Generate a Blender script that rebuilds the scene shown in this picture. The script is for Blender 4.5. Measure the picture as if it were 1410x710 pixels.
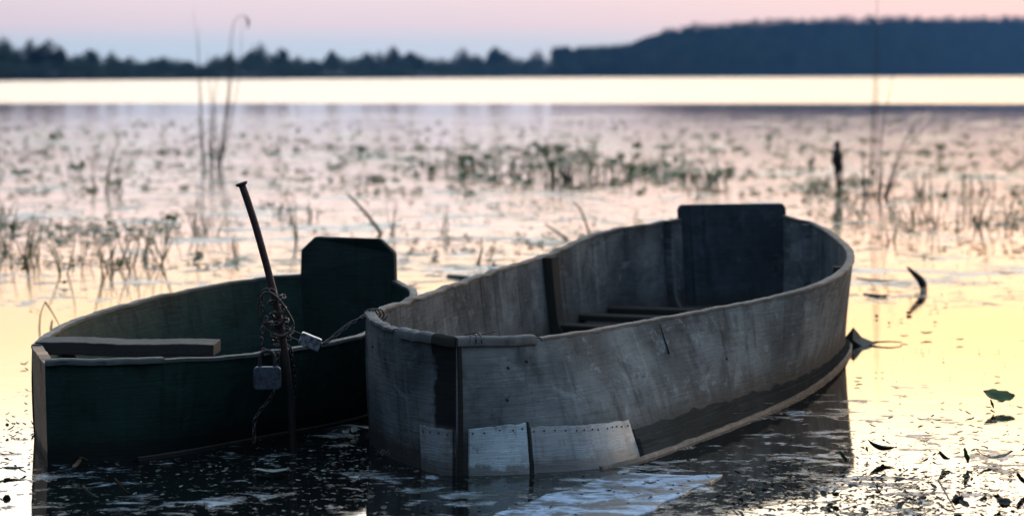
import bpy, bmesh, math, random
from mathutils import Vector, Matrix, noise
R = math.radians
random.seed(11)
for o in list(bpy.data.objects): bpy.data.objects.remove(o)
scene = bpy.context.scene
C = scene.collection

# ------------------------------------------------------------------ camera
F, H, YH = 3329.0, 1.05, 103.0          # focal length in photo pixels, eye height (m), horizon row
cam_d = bpy.data.cameras.new("camera"); cam = bpy.data.objects.new("camera", cam_d); C.objects.link(cam)
cam.location = (0, 0, H); cam.rotation_euler = (R(90), 0, 0)
cam_d.sensor_width = 36; cam_d.lens = 85
cam_d.shift_y = -(355 - YH) / 1410
cam_d.clip_start = .05; cam_d.clip_end = 20000
cam_d.dof.use_dof = True; cam_d.dof.focus_distance = 6.7; cam_d.dof.aperture_fstop = 3.4; cam_d.dof.aperture_blades = 7
scene.camera = cam

def P(px, py, z=0.0):                    # a point of known height -> where it stands
    d = F * (H - z) / (py - YH)
    return Vector(((px - 705) / F * d, d, z))
def PD(px, py, d):                       # a point of known distance
    return Vector(((px - 705) / F * d, d, H - (py - YH) * d / F))

# ------------------------------------------------------------------ sky
W = bpy.data.worlds.new("World"); scene.world = W; W.use_nodes = True
SUN_AZ, SUN_EL = R(30), R(5)
def nd(nt, t, **k):
    n = nt.nodes.new(t)
    for a, b in k.items(): setattr(n, a, b)
    return n
def sset(nt, sock, v):
    if isinstance(v, bpy.types.NodeSocket): nt.links.new(v, sock)
    else: sock.default_value = v
def mth(nt, op, a, b=0.0, c=None, clamp=False):
    n = nd(nt, 'ShaderNodeMath', operation=op); n.use_clamp = clamp
    sset(nt, n.inputs[0], a); sset(nt, n.inputs[1], b)
    if c is not None: sset(nt, n.inputs[2], c)
    return n.outputs[0]
def maprange(nt, v, a, b, c=0.0, d=1.0, kind='SMOOTHSTEP'):
    n = nd(nt, 'ShaderNodeMapRange', interpolation_type=kind); n.clamp = True
    sset(nt, n.inputs[0], v)
    for i, q in enumerate((a, b, c, d)): sset(nt, n.inputs[i + 1], q)
    return n.outputs[0]
def mixc(nt, f, a, b, blend='MIX'):
    n = nd(nt, 'ShaderNodeMix', data_type='RGBA', blend_type=blend)
    sset(nt, n.inputs[0], f)
    for i, v in ((6, a), (7, b)):
        if isinstance(v, tuple) and len(v) == 3: v = (*v, 1)
        sset(nt, n.inputs[i], v)
    return n.outputs[2]
def ramp(nt, f, stops, interp='LINEAR'):
    n = nd(nt, 'ShaderNodeValToRGB'); cr = n.color_ramp; cr.interpolation = interp
    sset(nt, n.inputs[0], f)
    while len(cr.elements) < len(stops): cr.elements.new(.5)
    for e, (p, c) in zip(cr.elements, stops):
        e.position = p; e.color = (*c, 1) if len(c) == 3 else c
    return n.outputs[0]
nt = W.node_tree; nt.nodes.clear()
tc = nd(nt, 'ShaderNodeTexCoord'); sp = nd(nt, 'ShaderNodeSeparateXYZ'); nt.links.new(tc.outputs['Generated'], sp.inputs[0])
el = mth(nt, 'MAXIMUM', sp.outputs[2], 0.0)
S_ = 6.0
def q(*c): return tuple(v / S_ for v in c)
front = ramp(nt, mth(nt, 'MULTIPLY', el, 2.0), [          # position = 2 * sine of elevation
    (0.000, q(.70, .88, .96)), (0.026, q(.74, .88, .96)), (0.042, q(1.06, .90, .92)), (0.062, q(1.18, .96, .94)),
    (0.10, q(2.25, 1.78, 1.72)), (0.145, q(2.9, 1.95, 1.4)), (0.20, q(3.0, 2.0, 1.02)), (0.26, q(3.5, 2.75, 1.6)), (0.34, q(5.4, 4.75, 3.85)),
    (0.46, q(5.0, 4.8, 4.1)), (0.75, q(1.3, 1.4, 1.6)), (1.0, q(1.1, 1.5, 2.0))])
back = ramp(nt, mth(nt, 'MULTIPLY', el, 1.0), [(0.0, q(.07, .088, .11)), (.25, q(.07, .097, .13)), (.6, q(.22, .31, .42)), (1.0, q(1.1, 1.5, 2.0))])
hl = mth(nt, 'SQRT', mth(nt, 'ADD', mth(nt, 'MULTIPLY', sp.outputs[0], sp.outputs[0]), mth(nt, 'ADD', mth(nt, 'MULTIPLY', sp.outputs[1], sp.outputs[1]), 1e-5)))
azd = mth(nt, 'DIVIDE', mth(nt, 'ADD', mth(nt, 'MULTIPLY', sp.outputs[0], math.sin(SUN_AZ)), mth(nt, 'MULTIPLY', sp.outputs[1], math.cos(SUN_AZ))), hl)
fr = maprange(nt, azd, .25, .82)
fr = mth(nt, 'MULTIPLY', fr, maprange(nt, el, .98, .45))
skyc = mixc(nt, fr, back, front)
glow = maprange(nt, azd, .84, 1.0)                         # the glow towards the set sun
lowband = maprange(nt, el, .02, .10)
gl = mixc(nt, glow, (.95, .98, 1.05), mixc(nt, lowband, (1.12, 1.0, .92), (1.22, 1.07, .88)))
skyc = mixc(nt, 1.0, skyc, gl, 'MULTIPLY')
bg = nd(nt, 'ShaderNodeBackground'); nt.links.new(skyc, bg.inputs[0]); bg.inputs[1].default_value = S_
nish = nd(nt, 'ShaderNodeTexSky', sky_type='NISHITA'); nish.sun_disc = False; nish.sun_elevation = R(1.0); nish.sun_rotation = SUN_AZ
bg2 = nd(nt, 'ShaderNodeBackground'); nt.links.new(nish.outputs[0], bg2.inputs[0]); bg2.inputs[1].default_value = .05
add = nd(nt, 'ShaderNodeAddShader'); nt.links.new(bg.outputs[0], add.inputs[0]); nt.links.new(bg2.outputs[0], add.inputs[1])
wo = nd(nt, 'ShaderNodeOutputWorld'); nt.links.new(add.outputs[0], wo.inputs[0])

# ------------------------------------------------------------------ sun (already in the haze, very weak)
sl = bpy.data.lights.new("sun", 'SUN'); sl.energy = .35; sl.angle = R(12); sl.color = (1.0, .62, .42)
so = bpy.data.objects.new("sun", sl); C.objects.link(so)
sd = Vector((math.sin(SUN_AZ) * math.cos(SUN_EL), math.cos(SUN_AZ) * math.cos(SUN_EL), math.sin(SUN_EL)))
so.rotation_euler = sd.to_track_quat('Z', 'Y').to_euler(); so.location = sd * 50

scene.view_settings.view_transform = 'Standard'; scene.view_settings.look = 'None'
scene.view_settings.exposure = 0; scene.view_settings.gamma = 1; scene.view_settings.use_curve_mapping = False
scene.render.engine = 'CYCLES'

# ------------------------------------------------------------------ helpers
def tag(o, label=None, cat=None, group=None, kind=None):
    if label: o['label'] = label
    if cat: o['category'] = cat
    if group: o['group'] = group
    if kind: o['kind'] = kind
    return o
def mesh(name, vs, fs, mat, parent=None, smooth=True, uvs=None):
    me = bpy.data.meshes.new(name); me.from_pydata([tuple(v) for v in vs], [], fs)
    if uvs:
        ul = me.uv_layers.new(name='UVMap')
        for l in me.loops: ul.data[l.index].uv = uvs[l.vertex_index]
    if smooth:
        for p in me.polygons: p.use_smooth = True
    me.materials.append(mat); me.update()
    o = bpy.data.objects.new(name, me); C.objects.link(o)
    if parent:
        o.parent = parent
        o.location = -parent.location
    return o
def empty(name, loc=(0, 0, 0)):
    o = bpy.data.objects.new(name, None); o.location = loc; o.empty_display_size = .1; C.objects.link(o); return o
def catmull(pts, n):
    """n points spaced evenly along a smooth curve through pts"""
    pts = [Vector(p) for p in pts]; out = []
    Q = [pts[0] * 2 - pts[1]] + pts + [pts[-1] * 2 - pts[-2]]
    for i in range(1, len(Q) - 2):
        for k in range(24):
            t = k / 24; a, b, c, d = Q[i - 1:i + 3]
            out.append(.5 * ((2 * b) + (c - a) * t + (2 * a - 5 * b + 4 * c - d) * t * t + (3 * b - a - 3 * c + d) * t ** 3))
    out.append(pts[-1])
    L = [0]
    for a, b in zip(out, out[1:]): L.append(L[-1] + (b - a).length)
    res = []; j = 0
    for k in range(n):
        s = L[-1] * k / (n - 1)
        while j < len(L) - 2 and L[j + 1] < s: j += 1
        t = (s - L[j]) / max(1e-9, L[j + 1] - L[j]); res.append(out[j].lerp(out[j + 1], min(1, t)))
    return res
def tube(pts, rads, sides=8, caps=True):
    vs, fs = [], []
    n = len(pts); prev = None
    for i, p in enumerate(pts):
        t = (pts[min(i + 1, n - 1)] - pts[max(i - 1, 0)]).normalized()
        if prev is None: prev = t.orthogonal().normalized()
        u = (prev - t * prev.dot(t)).normalized(); prev = u; w = t.cross(u)
        r = rads[i] if isinstance(rads, (list, tuple)) else rads
        for k in range(sides):
            a = 2 * math.pi * k / sides; vs.append(p + (u * math.cos(a) + w * math.sin(a)) * r)
    for i in range(n - 1):
        for k in range(sides):
            k2 = (k + 1) % sides; fs.append((i * sides + k, i * sides + k2, (i + 1) * sides + k2, (i + 1) * sides + k))
    if caps: fs += [tuple(range(sides - 1, -1, -1)), tuple((n - 1) * sides + k for k in range(sides))]
    return vs, fs
def merge(lst):
    vs, fs = [], []
    for a, b in lst:
        o = len(vs); vs += a; fs += [tuple(i + o for i in f) for f in b]
    return vs, fs
def box(c, ax, ay, az, hx, hy, hz, jit=0):
    vs = []
    for i in (-1, 1):
        for j in (-1, 1):
            for k in (-1, 1):
                vs.append(c + ax * hx * i + ay * hy * j + az * hz * k + Vector([random.uniform(-jit, jit) for _ in range(3)]))
    return vs, [(0, 1, 3, 2), (4, 6, 7, 5), (0, 4, 5, 1), (2, 3, 7, 6), (0, 2, 6, 4), (1, 5, 7, 3)]
def bevel(o, w=.004, seg=2):
    m = o.modifiers.new('bevel', 'BEVEL'); m.width = w; m.segments = seg; m.limit_method = 'ANGLE'; m.angle_limit = R(40); return o

# ------------------------------------------------------------------ materials
def newmat(name):
    m = bpy.data.materials.new(name); m.use_nodes = True; t = m.node_tree; t.nodes.clear()
    o = nd(t, 'ShaderNodeOutputMaterial'); b = nd(t, 'ShaderNodeBsdfPrincipled'); t.links.new(b.outputs[0], o.inputs[0])
    return m, t, b
def noi(t, vec, scale, detail=4, rough=.55, sc=None, dist=0):
    if sc:
        mp = nd(t, 'ShaderNodeMapping'); t.links.new(vec, mp.inputs[0]); mp.inputs['Scale'].default_value = sc; vec = mp.outputs[0]
    n = nd(t, 'ShaderNodeTexNoise'); t.links.new(vec, n.inputs['Vector']); n.inputs['Scale'].default_value = scale
    n.inputs['Detail'].default_value = detail; n.inputs['Roughness'].default_value = rough; n.inputs['Distortion'].default_value = dist
    return n.outputs[0]
def bump(t, b, h, strength, distance):
    n = nd(t, 'ShaderNodeBump'); sset(t, n.inputs['Height'], h); n.inputs['Strength'].default_value = strength
    n.inputs['Distance'].default_value = distance; t.links.new(n.outputs[0], b.inputs['Normal']); return n

def weathered(name, c1, c2, c3, rough=.75, wet_z=.10, wet=(.03, .028, .024), streak=.6, grain=1.0, spec=.12, hz=0, stain=None, rust=0):
    """old painted / bare boards: UV runs along the plank (u, metres) and up it (v, metres)"""
    m, t, b = newmat(name)
    uv = nd(t, 'ShaderNodeTexCoord').outputs['UV']; ob = nd(t, 'ShaderNodeNewGeometry').outputs['Position']
    big = noi(t, ob, 3.2, 5, .6); mid = noi(t, uv, 9, 6, .65, sc=(1, .6, 1))
    gr = noi(t, uv, 60, 5, .7, sc=(.12, 1.6, 1))
    col = mixc(t, maprange(t, big, .36, .66), c1, c2)
    col = mixc(t, mth(t, 'MULTIPLY', maprange(t, mid, .50, .68), .75), col, c3)
    col = mixc(t, mth(t, 'MULTIPLY', maprange(t, gr, .48, .70), .35 * grain), col, tuple(v * .35 for v in c1))
    st = noi(t, uv, 26, 4, .6, sc=(1, .05, 1))
    col = mixc(t, mth(t, 'MULTIPLY', maprange(t, st, .54, .70), streak), col, tuple(v * .33 for v in c1))
    st2 = noi(t, uv, 17, 3, .6, sc=(1.3, .07, 2))
    col = mixc(t, mth(t, 'MULTIPLY', maprange(t, st2, .58, .74), streak * .6), col, tuple(min(.8, v * 1.7) for v in c2))
    sp_ = noi(t, uv, 150, 2, .5)
    bl_ = noi(t, uv, 5, 7, .75, sc=(.6, 1.5, 1), dist=.6)
    col = mixc(t, mth(t, 'MULTIPLY', maprange(t, bl_, .50, .62), .45), col, tuple(v * .38 for v in c1))
    bl2 = noi(t, uv, 11, 7, .75, sc=(.8, 1.1, 5), dist=.5)
    col = mixc(t, mth(t, 'MULTIPLY', maprange(t, bl2, .55, .63), .4), col, tuple(min(.8, v * 1.5) for v in c2))
    col = mixc(t, mth(t, 'MULTIPLY', maprange(t, sp_, .66, .72), .7), col, tuple(v * .22 for v in c1))
    if hz:                                        # long dark cracks and worn layers along the plank
        h_ = noi(t, uv, 40, 6, .7, sc=(.05, 2.2, 1), dist=.3)
        col = mixc(t, mth(t, 'MULTIPLY', maprange(t, h_, .53, .60), hz), col, tuple(v * .3 for v in c1))
        h2 = noi(t, uv, 33, 6, .7, sc=(.09, 1.6, 3))
        col = mixc(t, mth(t, 'MULTIPLY', maprange(t, h2, .56, .66), hz * .6), col, tuple(min(.8, v * 1.6) for v in c2))
    if rust:
        col = mixc(t, mth(t, 'MULTIPLY', maprange(t, noi(t, uv, 22, 6, .7, sc=(1, .5, 1)), .54, .66), rust), col, (.10, .055, .03))
    if stain:                                     # an old tar stain with an uneven edge: (from u, to u, lowest v)
        su = nd(t, 'ShaderNodeSeparateXYZ'); t.links.new(uv, su.inputs[0])
        wu = mth(t, 'ADD', su.outputs[0], mth(t, 'MULTIPLY', mth(t, 'SUBTRACT', noi(t, uv, 16, 6, .7, sc=(1, .6, 1)), .5), .10))
        mk = mth(t, 'MULTIPLY', maprange(t, wu, stain[0], stain[1]), maprange(t, su.outputs[1], stain[2] - .02, stain[2] + .02))
        col = mixc(t, mth(t, 'MULTIPLY', mk, .93), col, (.008, .007, .006))
    sz = nd(t, 'ShaderNodeSeparateXYZ'); t.links.new(ob, sz.inputs[0])
    wz = mth(t, 'ADD', sz.outputs[2], mth(t, 'MULTIPLY', mth(t, 'SUBTRACT', noi(t, uv, 14, 5, .7), .5), .10))
    col = mixc(t, mth(t, 'MULTIPLY', maprange(t, wz, wet_z, wet_z * .35), .85), col, wet)
    t.links.new(col, b.inputs['Base Color'])
    sset(t, b.inputs['Roughness'], mth(t, 'ADD', mth(t, 'MULTIPLY', mid, .3), rough - .15))
    b.inputs['Specular IOR Level'].default_value = spec
    hh = mth(t, 'ADD', mth(t, 'MULTIPLY', gr, 1.0), mth(t, 'MULTIPLY', mid, .8))
    bump(t, b, hh, .7, .004)
    return m
M = {}
M['grey'] = weathered('grey_weathered_boards', (.062, .070, .073), (.150, .164, .166), (.034, .036, .036), .8, streak=.35, spec=.08, hz=.18, grain=.5, wet_z=.15)
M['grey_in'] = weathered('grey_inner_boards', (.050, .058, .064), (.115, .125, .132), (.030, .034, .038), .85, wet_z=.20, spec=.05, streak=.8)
M['stern_blue'] = weathered('blue_black_transom_paint', (.022, .030, .038), (.038, .050, .062), (.018, .020, .024), .85, wet_z=.16)
M['rim'] = weathered('pale_worn_rim', (.16, .175, .19), (.34, .37, .40), (.06, .06, .065), .65, wet_z=-1, spec=.15)
M['green'] = weathered('dark_green_boat_paint', (.007, .023, .019), (.013, .036, .030), (.005, .011, .010), .7, wet_z=.09, wet=(.008, .010, .009), grain=.5, streak=.5, spec=.12)
M['green_stern'] = weathered('darker_green_stern_paint', (.006, .018, .016), (.009, .024, .021), (.005, .011, .010), .7, wet_z=.05, wet=(.008, .010, .009), grain=.4, spec=.2)
M['greenrim'] = weathered('pale_green_rim', (.08, .13, .13), (.24, .32, .34), (.03, .055, .055), .55, wet_z=-1, streak=.2)
M['brown'] = weathered('lit_brown_bow_end', (.33, .20, .125), (.42, .28, .18), (.14, .08, .05), .8, wet_z=.04, streak=.4)  # brown bow end; warm light from the left is put into its base colour
M['plank'] = weathered('grey_violet_plank', (.050, .050, .064), (.105, .11, .13), (.030, .030, .038), .7, wet_z=-1, streak=.1, hz=.4)
M['tar'] = weathered('black_tar', (.012, .011, .010), (.022, .019, .017), (.008, .008, .008), .95, wet_z=-1, spec=.0)
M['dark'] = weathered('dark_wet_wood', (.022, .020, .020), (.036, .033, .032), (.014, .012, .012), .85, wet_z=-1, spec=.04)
M['layered'] = weathered('worn_layered_bottom', (.058, .057, .055), (.135, .135, .130), (.020, .018, .017), .9, wet_z=-1, streak=.2, spec=.0, hz=.9)
M['strake'] = weathered('worn_bottom_strake', (.06, .048, .040), (.13, .10, .08), (.02, .017, .015), .7, wet_z=.012, wet=(.03, .025, .02), streak=.2, spec=.5)
M['tin'] = weathered('blue_grey_sheet_metal', (.23, .29, .32), (.38, .46, .49), (.13, .12, .11), .5, rust=.7, wet_z=.03, wet=(.10, .10, .09), streak=.35, grain=.3, spec=.5)
M['tin_dull'] = weathered('dull_sheet_metal', (.12, .14, .15), (.20, .225, .235), (.07, .065, .06), .5, rust=.5, wet_z=.05, wet=(.06, .055, .05), streak=.5, grain=.3, spec=.5)
M['awash'] = weathered('pale_wet_board', (.50, .60, .70), (.66, .75, .82), (.06, .075, .09), .4, wet_z=-1, streak=.0, grain=1, hz=.8, spec=.5)

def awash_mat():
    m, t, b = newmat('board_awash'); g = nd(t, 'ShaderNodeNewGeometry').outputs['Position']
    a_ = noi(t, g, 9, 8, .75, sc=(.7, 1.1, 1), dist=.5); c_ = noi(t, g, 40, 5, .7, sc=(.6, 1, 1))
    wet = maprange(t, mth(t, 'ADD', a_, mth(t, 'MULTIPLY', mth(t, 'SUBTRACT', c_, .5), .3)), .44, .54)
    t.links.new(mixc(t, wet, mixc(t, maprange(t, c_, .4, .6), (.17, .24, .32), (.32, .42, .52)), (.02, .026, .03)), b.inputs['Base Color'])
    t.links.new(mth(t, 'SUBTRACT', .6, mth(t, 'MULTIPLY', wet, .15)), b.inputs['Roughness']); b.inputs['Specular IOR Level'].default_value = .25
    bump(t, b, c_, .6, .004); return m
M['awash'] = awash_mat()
def metal(name, c, c2, rough, met):
    m, t, b = newmat(name); ob = nd(t, 'ShaderNodeTexCoord').outputs['Object']
    n = noi(t, ob, 90, 5, .65); t.links.new(mixc(t, maprange(t, n, .4, .62), c, c2), b.inputs['Base Color'])
    b.inputs['Metallic'].default_value = met; b.inputs['Roughness'].default_value = rough; bump(t, b, n, .5, .001); return m
M['rust'] = metal('rusty_iron', (.030, .017, .020), (.055, .028, .024), .6, .3)
_t = M['rust'].node_tree; _b = [n for n in _t.nodes if n.type == 'BSDF_PRINCIPLED'][0]; _c = _b.inputs['Base Color'].links[0].from_socket
_g = nd(_t, 'ShaderNodeNewGeometry'); _s = nd(_t, 'ShaderNodeSeparateXYZ'); _t.links.new(_g.outputs['Position'], _s.inputs[0])
_t.links.new(mixc(_t, maprange(_t, _s.outputs[2], .30, .16), _c, (.008, .007, .007)), _b.inputs['Base Color'])
M['chain'] = metal('dark_chain_iron', (.035, .032, .034), (.06, .045, .038), .5, .5)
M['lock'] = metal('zinc_padlock', (.075, .10, .135), (.045, .05, .06), .55, .6)
M['lock2'] = metal('bright_padlock', (.30, .35, .42), (.10, .10, .11), .35, .7)
M['rivet'] = metal('rusted_nail', (.02, .014, .012), (.04, .025, .02), .6, .3)

def leafmat(name, c1, c2, rough=.5, trans=.15, scale=8):
    m, t, b = newmat(name); g = nd(t, 'ShaderNodeNewGeometry').outputs['Position']
    n = noi(t, g, scale, 4, .6); t.links.new(mixc(t, maprange(t, n, .38, .62), c1, c2), b.inputs['Base Color'])
    b.inputs['Roughness'].default_value = rough; b.inputs['Specular IOR Level'].default_value = .3 if rough < .75 else 0
    if trans:
        tr = nd(t, 'ShaderNodeBsdfTranslucent'); t.links.new(mixc(t, .5, c1, c2), tr.inputs[0])
        mx = nd(t, 'ShaderNodeMixShader'); mx.inputs[0].default_value = trans
        t.links.new(b.outputs[0], mx.inputs[1]); t.links.new(tr.outputs[0], mx.inputs[2])
        out = [x for x in t.nodes if x.type == 'OUTPUT_MATERIAL'][0]; t.links.new(mx.outputs[0], out.inputs[0])
    return m
M['foliage'] = leafmat('far_foliage', (.035, .055, .045), (.055, .075, .05), .8, 0, .15)
M['forest'] = leafmat('hill_forest', (.012, .022, .016), (.042, .060, .034), .9, 0, .03)
M['bark'] = leafmat('bark', (.05, .045, .04), (.08, .07, .06), .9, 0, 3)
M['blade'] = leafmat('green_sedge', (.10, .17, .035), (.16, .18, .05), .5, .55, 6)
M['straw'] = leafmat('dry_reed', (.13, .11, .06), (.07, .065, .035), .6, .2, 6)
M['darkreed'] = leafmat('dark_reed', (.045, .045, .035), (.07, .06, .04), .6, .1, 6)
M['pad'] = leafmat('lily_leaf', (.04, .085, .022), (.07, .12, .03), .5, .3, 20)
M['deadleaf'] = leafmat('dead_leaf', (.022, .020, .016), (.045, .035, .022), .5, .08, 40)
M['amberleaf'] = leafmat('amber_leaf', (.11, .06, .018), (.06, .04, .018), .5, .15, 40)
M['paleleaf'] = leafmat('pale_leaf', (.16, .18, .14), (.10, .12, .10), .5, .1, 40)

# ------------------------------------------------------------------ water, shore and hill
def water_mat():
    m, t, b = newmat('lake_water')
    g = nd(t, 'ShaderNodeNewGeometry').outputs['Position']; s = nd(t, 'ShaderNodeSeparateXYZ'); t.links.new(g, s.inputs[0])
    x, y = s.outputs[0], s.outputs[1]
    wob = noi(t, g, .03, 3, .5, sc=(.5, 1, 1))
    ruff = maprange(t, mth(t, 'ADD', y, mth(t, 'MULTIPLY', mth(t, 'SUBTRACT', wob, .5), 14)), 86, 91)
    # floating scum: how much of the surface it covers depends on where on the lake one is
    c1 = noi(t, g, 1.6, 9, .68, sc=(.75, 1.0, 1), dist=.4)
    c1n = noi(t, g, 11, 8, .7, sc=(.8, 1.0, 1), dist=.5)
    c1 = mixc(t, maprange(t, y, 9.5, 7.2), c1, c1n)
    c2 = noi(t, g, .22, 3, .5)
    th_far = maprange(t, y, 12, 60, .545, .56, 'LINEAR')
    th = mixc(t, maprange(t, y, 9.5, 12.5), (.612,) * 3, th_far)
    th = mixc(t, maprange(t, y, 7.4, 6.4), th, (.575,) * 3)
    th = mixc(t, maprange(t, y, 60, 75), th, (.8,) * 3)
    clus = mth(t, 'MULTIPLY', maprange(t, y, 9.5, 7.5), mth(t, 'MULTIPLY', mth(t, 'SUBTRACT', noi(t, g, 2.6, 4, .6), .5), -.7))
    th = mth(t, 'ADD', th, clus)
    cc = mth(t, 'ADD', c1, mth(t, 'MULTIPLY', mth(t, 'SUBTRACT', c2, .5), .35))
    film = maprange(t, mth(t, 'SUBTRACT', cc, th), 0.0, maprange(t, y, 7.5, 9.5, .10, .04))
    # drowned weed just breaking the surface: small dark flecks, in drifts
    f1 = noi(t, g, 5.5, 8, .72, sc=(.8, 1.0, 1), dist=.3); f2 = noi(t, g, 23, 6, .7); fd = noi(t, g, .5, 3, .6)
    fmix = mixc(t, maprange(t, y, 13, 8.5), f1, f2)
    fth = mixc(t, maprange(t, y, 8.5, 12), mixc(t, maprange(t, y, 7.2, 6.4), (.66,) * 3, (.575,) * 3), (.532,) * 3)
    fth = mixc(t, maprange(t, y, 42, 62), fth, (.9,) * 3)
    fleck = maprange(t, mth(t, 'SUBTRACT', mth(t, 'ADD', fmix, mth(t, 'MULTIPLY', mth(t, 'SUBTRACT', fd, .5), .25)), fth), 0.0, .05)
    fcol = mixc(t, maprange(t, noi(t, g, 7, 6, .7), .42, .6), (.20, .25, .28), (.05, .07, .07))
    t.links.new(mixc(t, fleck, mixc(t, film, (.004, .005, .005), fcol), (.030, .045, .030)), b.inputs['Base Color'])
    r0 = mth(t, 'ADD', mth(t, 'ADD', .025, mth(t, 'MULTIPLY', film, .33)), mth(t, 'MULTIPLY', fleck, .5))
    ruff = mth(t, 'MULTIPLY', ruff, maprange(t, noi(t, g, .5, 5, .65, sc=(.03, .5, 1)), .34, .50, .80, 1.0))
    rr = mixc(t, ruff, r0, (.24,) * 3)
    t.links.new(rr, b.inputs['Roughness']); b.inputs['IOR'].default_value = 1.333
    h1 = noi(t, g, 2.2, 4, .6, sc=(1, 1.4, 1)); h2 = noi(t, g, 24, 5, .6)
    far = mth(t, 'MULTIPLY', maprange(t, y, 9, 25, .12, 1.0), maprange(t, y, 32, 55, 1.0, .30))
    hh = mth(t, 'ADD', mth(t, 'MULTIPLY', mth(t, 'MULTIPLY', h1, far), .022), mth(t, 'MULTIPLY', h2, mth(t, 'ADD', .0006, mth(t, 'MULTIPLY', film, .010))))
    bump(t, b, hh, 1.0, .3)
    return m
M['water'] = water_mat()
vs = []; fs = []
rows = [-40, 2, 5, 8, 12, 20, 40, 90, 200, 500, 1200, 3000, 9000]
for i, yy in enumerate(rows):
    for xx in (-6000, -600, -60, -6, 0, 6, 60, 600, 6000): vs.append((xx, yy, 0))
for i in range(len(rows) - 1):
    for j in range(8): a = i * 9 + j; fs.append((a, a + 1, a + 10, a + 9))
tag(mesh('water', vs, fs, M['water'], smooth=False), kind='structure')

def shore_y(px): return 111 - 4.0 * px / 705 if px < 705 else 107 - 2.0 * (px - 705) / 705
def shore_d(px):
    px = max(-300, min(1800, px)); return F * H / (max(shore_y(px), 104.4) - YH)
def SX(px, d): return (px - 705) / F * d
gm, gt, gb = newmat('shore_ground'); gp = nd(gt, 'ShaderNodeNewGeometry').outputs['Position']
gt.links.new(mixc(gt, noi(gt, gp, .05, 5), (.008, .011, .008), (.014, .016, .011)), gb.inputs['Base Color']); gb.inputs['Roughness'].default_value = 1; gb.inputs['Specular IOR Level'].default_value = 0
PROF = [(-300, 40), (-100, 48), (0, 52), (780, 67), (830, 65), (860, 62), (890, 57), (910, 45), (940, 38), (960, 34), (1000, 34), (1040, 28), (1100, 27), (1150, 24), (1200, 22), (1300, 24), (1410, 22), (1600, 26), (1800, 32)]
def prof(px):
    for (a, b), (c, d) in zip(PROF, PROF[1:]):
        if a <= px <= c: return b + (d - b) * (px - a) / (c - a)
    return 60
vs = []; fs = []; n = 0; pxs = list(range(-300, 1801, 20)); K = 7
for px in pxs:
    d0 = shore_d(px); top = 0
    if px > 760: top = max(0, (103 - prof(px)) / F * (d0 + 150) + H - 3.5) * min(1, (px - 760) / 60)
    for k in range(K):
        dd = [0, 6, 30, 70, 120, 200, 4000][k]; zz = [-.3, .4, .8 + top * .25, .8 + top * .6, .8 + top * .85, .8 + top, .8 + top * .7][k]
        d = d0 + dd; vs.append((SX(px, d0) if dd < 300 else SX(px, d), d, zz))
for i in range(len(pxs) - 1):
    for k in range(K - 1): a = i * K + k; fs.append((a, a + K, a + K + 1, a + 1))
tag(mesh('far_shore', vs, fs, gm), kind='structure')

# leaf-clump cloud
def cloud(rng, lobes, nq, size):
    vs, fs = [], []
    tot = sum(l[3] * l[4] * l[5] for l in lobes) or 1
    for (cx, cy, cz, rx, ry, rz) in lobes:
        k = max(6, int(nq * rx * ry * rz / tot))
        for _ in range(k):
            v = Vector((rng.gauss(0, 1), rng.gauss(0, 1), rng.gauss(0, 1))).normalized() * (rng.random() ** .42) * rng.uniform(.85, 1.12)
            c = Vector((cx + v.x * rx, cy + v.y * ry, cz + v.z * rz)); s = size * rng.uniform(.6, 1.3)
            a = Vector((rng.gauss(0, 1), rng.gauss(0, 1), rng.gauss(0, 1))).normalized(); bb = a.orthogonal().normalized(); o = len(vs)
            vs += [c - a * s, c - bb * s * .7, c + a * s * rng.uniform(.6, 1.2), c + bb * s * .7]; fs.append((o, o + 1, o + 2, o + 3))
    return vs, fs
def tree_proto(i):
    rng = random.Random(100 + i)                      # unit height crown, rooted at z = 0
    wide = [.34, .26, .42, .30, .22][i % 5]
    lobes = [(0, 0, .52, wide, wide, .36)]
    for k in range(7):
        a = rng.uniform(0, 6.28); r = wide * rng.uniform(.4, .85)
        lobes.append((math.cos(a) * r, math.sin(a) * r, rng.uniform(.25, .8), wide * .45, wide * .45, .17))
    lobes.append((rng.uniform(-.05, .05), 0, .86, wide * .42, wide * .42, .14))
    cv = cloud(rng, lobes, 1300, .036)
    tv = [tube([Vector((0, 0, -.02)), Vector((.01, 0, .3)), Vector((-.01, .01, .6)), Vector((0, 0, .85))], [.03, .022, .014, .004], 6)]
    for k in range(6):
        a = rng.uniform(0, 6.28); z0 = rng.uniform(.25, .55); L = wide * .8
        tv.append(tube([Vector((0, 0, z0)), Vector((math.cos(a) * L * .5, math.sin(a) * L * .5, z0 + .1)), Vector((math.cos(a) * L, math.sin(a) * L, z0 + .25))], [.012, .008, .003], 4))
    return cv, merge(tv)
TREES = [(4, 50, 34), (22, 66, 22), (42, 53, 32), (66, 53, 46), (82, 64, 24), (104, 74, 26), (122, 67, 36), (154, 70, 26), (178, 77, 34), (206, 84, 28),
         (222, 78, 36), (256, 84, 34), (298, 76, 30), (316, 69, 24), (344, 70, 30), (358, 59, 30), (385, 66, 30), (410, 76, 32), (430, 80, 30), (457, 69, 24),
         (484, 82, 34), (502, 72, 28), (522, 70, 30), (541, 62, 26), (566, 71, 40), (592, 82, 34), (612, 86, 26), (637, 64, 28), (655, 74, 28), (683, 64, 34),
         (703, 76, 26), (722, 84, 26), (740, 66, 26), (762, 86, 28), (-22, 55, 40), (-60, 60, 44)]
protos = [tree_proto(i) for i in range(5)]
pm = []
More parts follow.
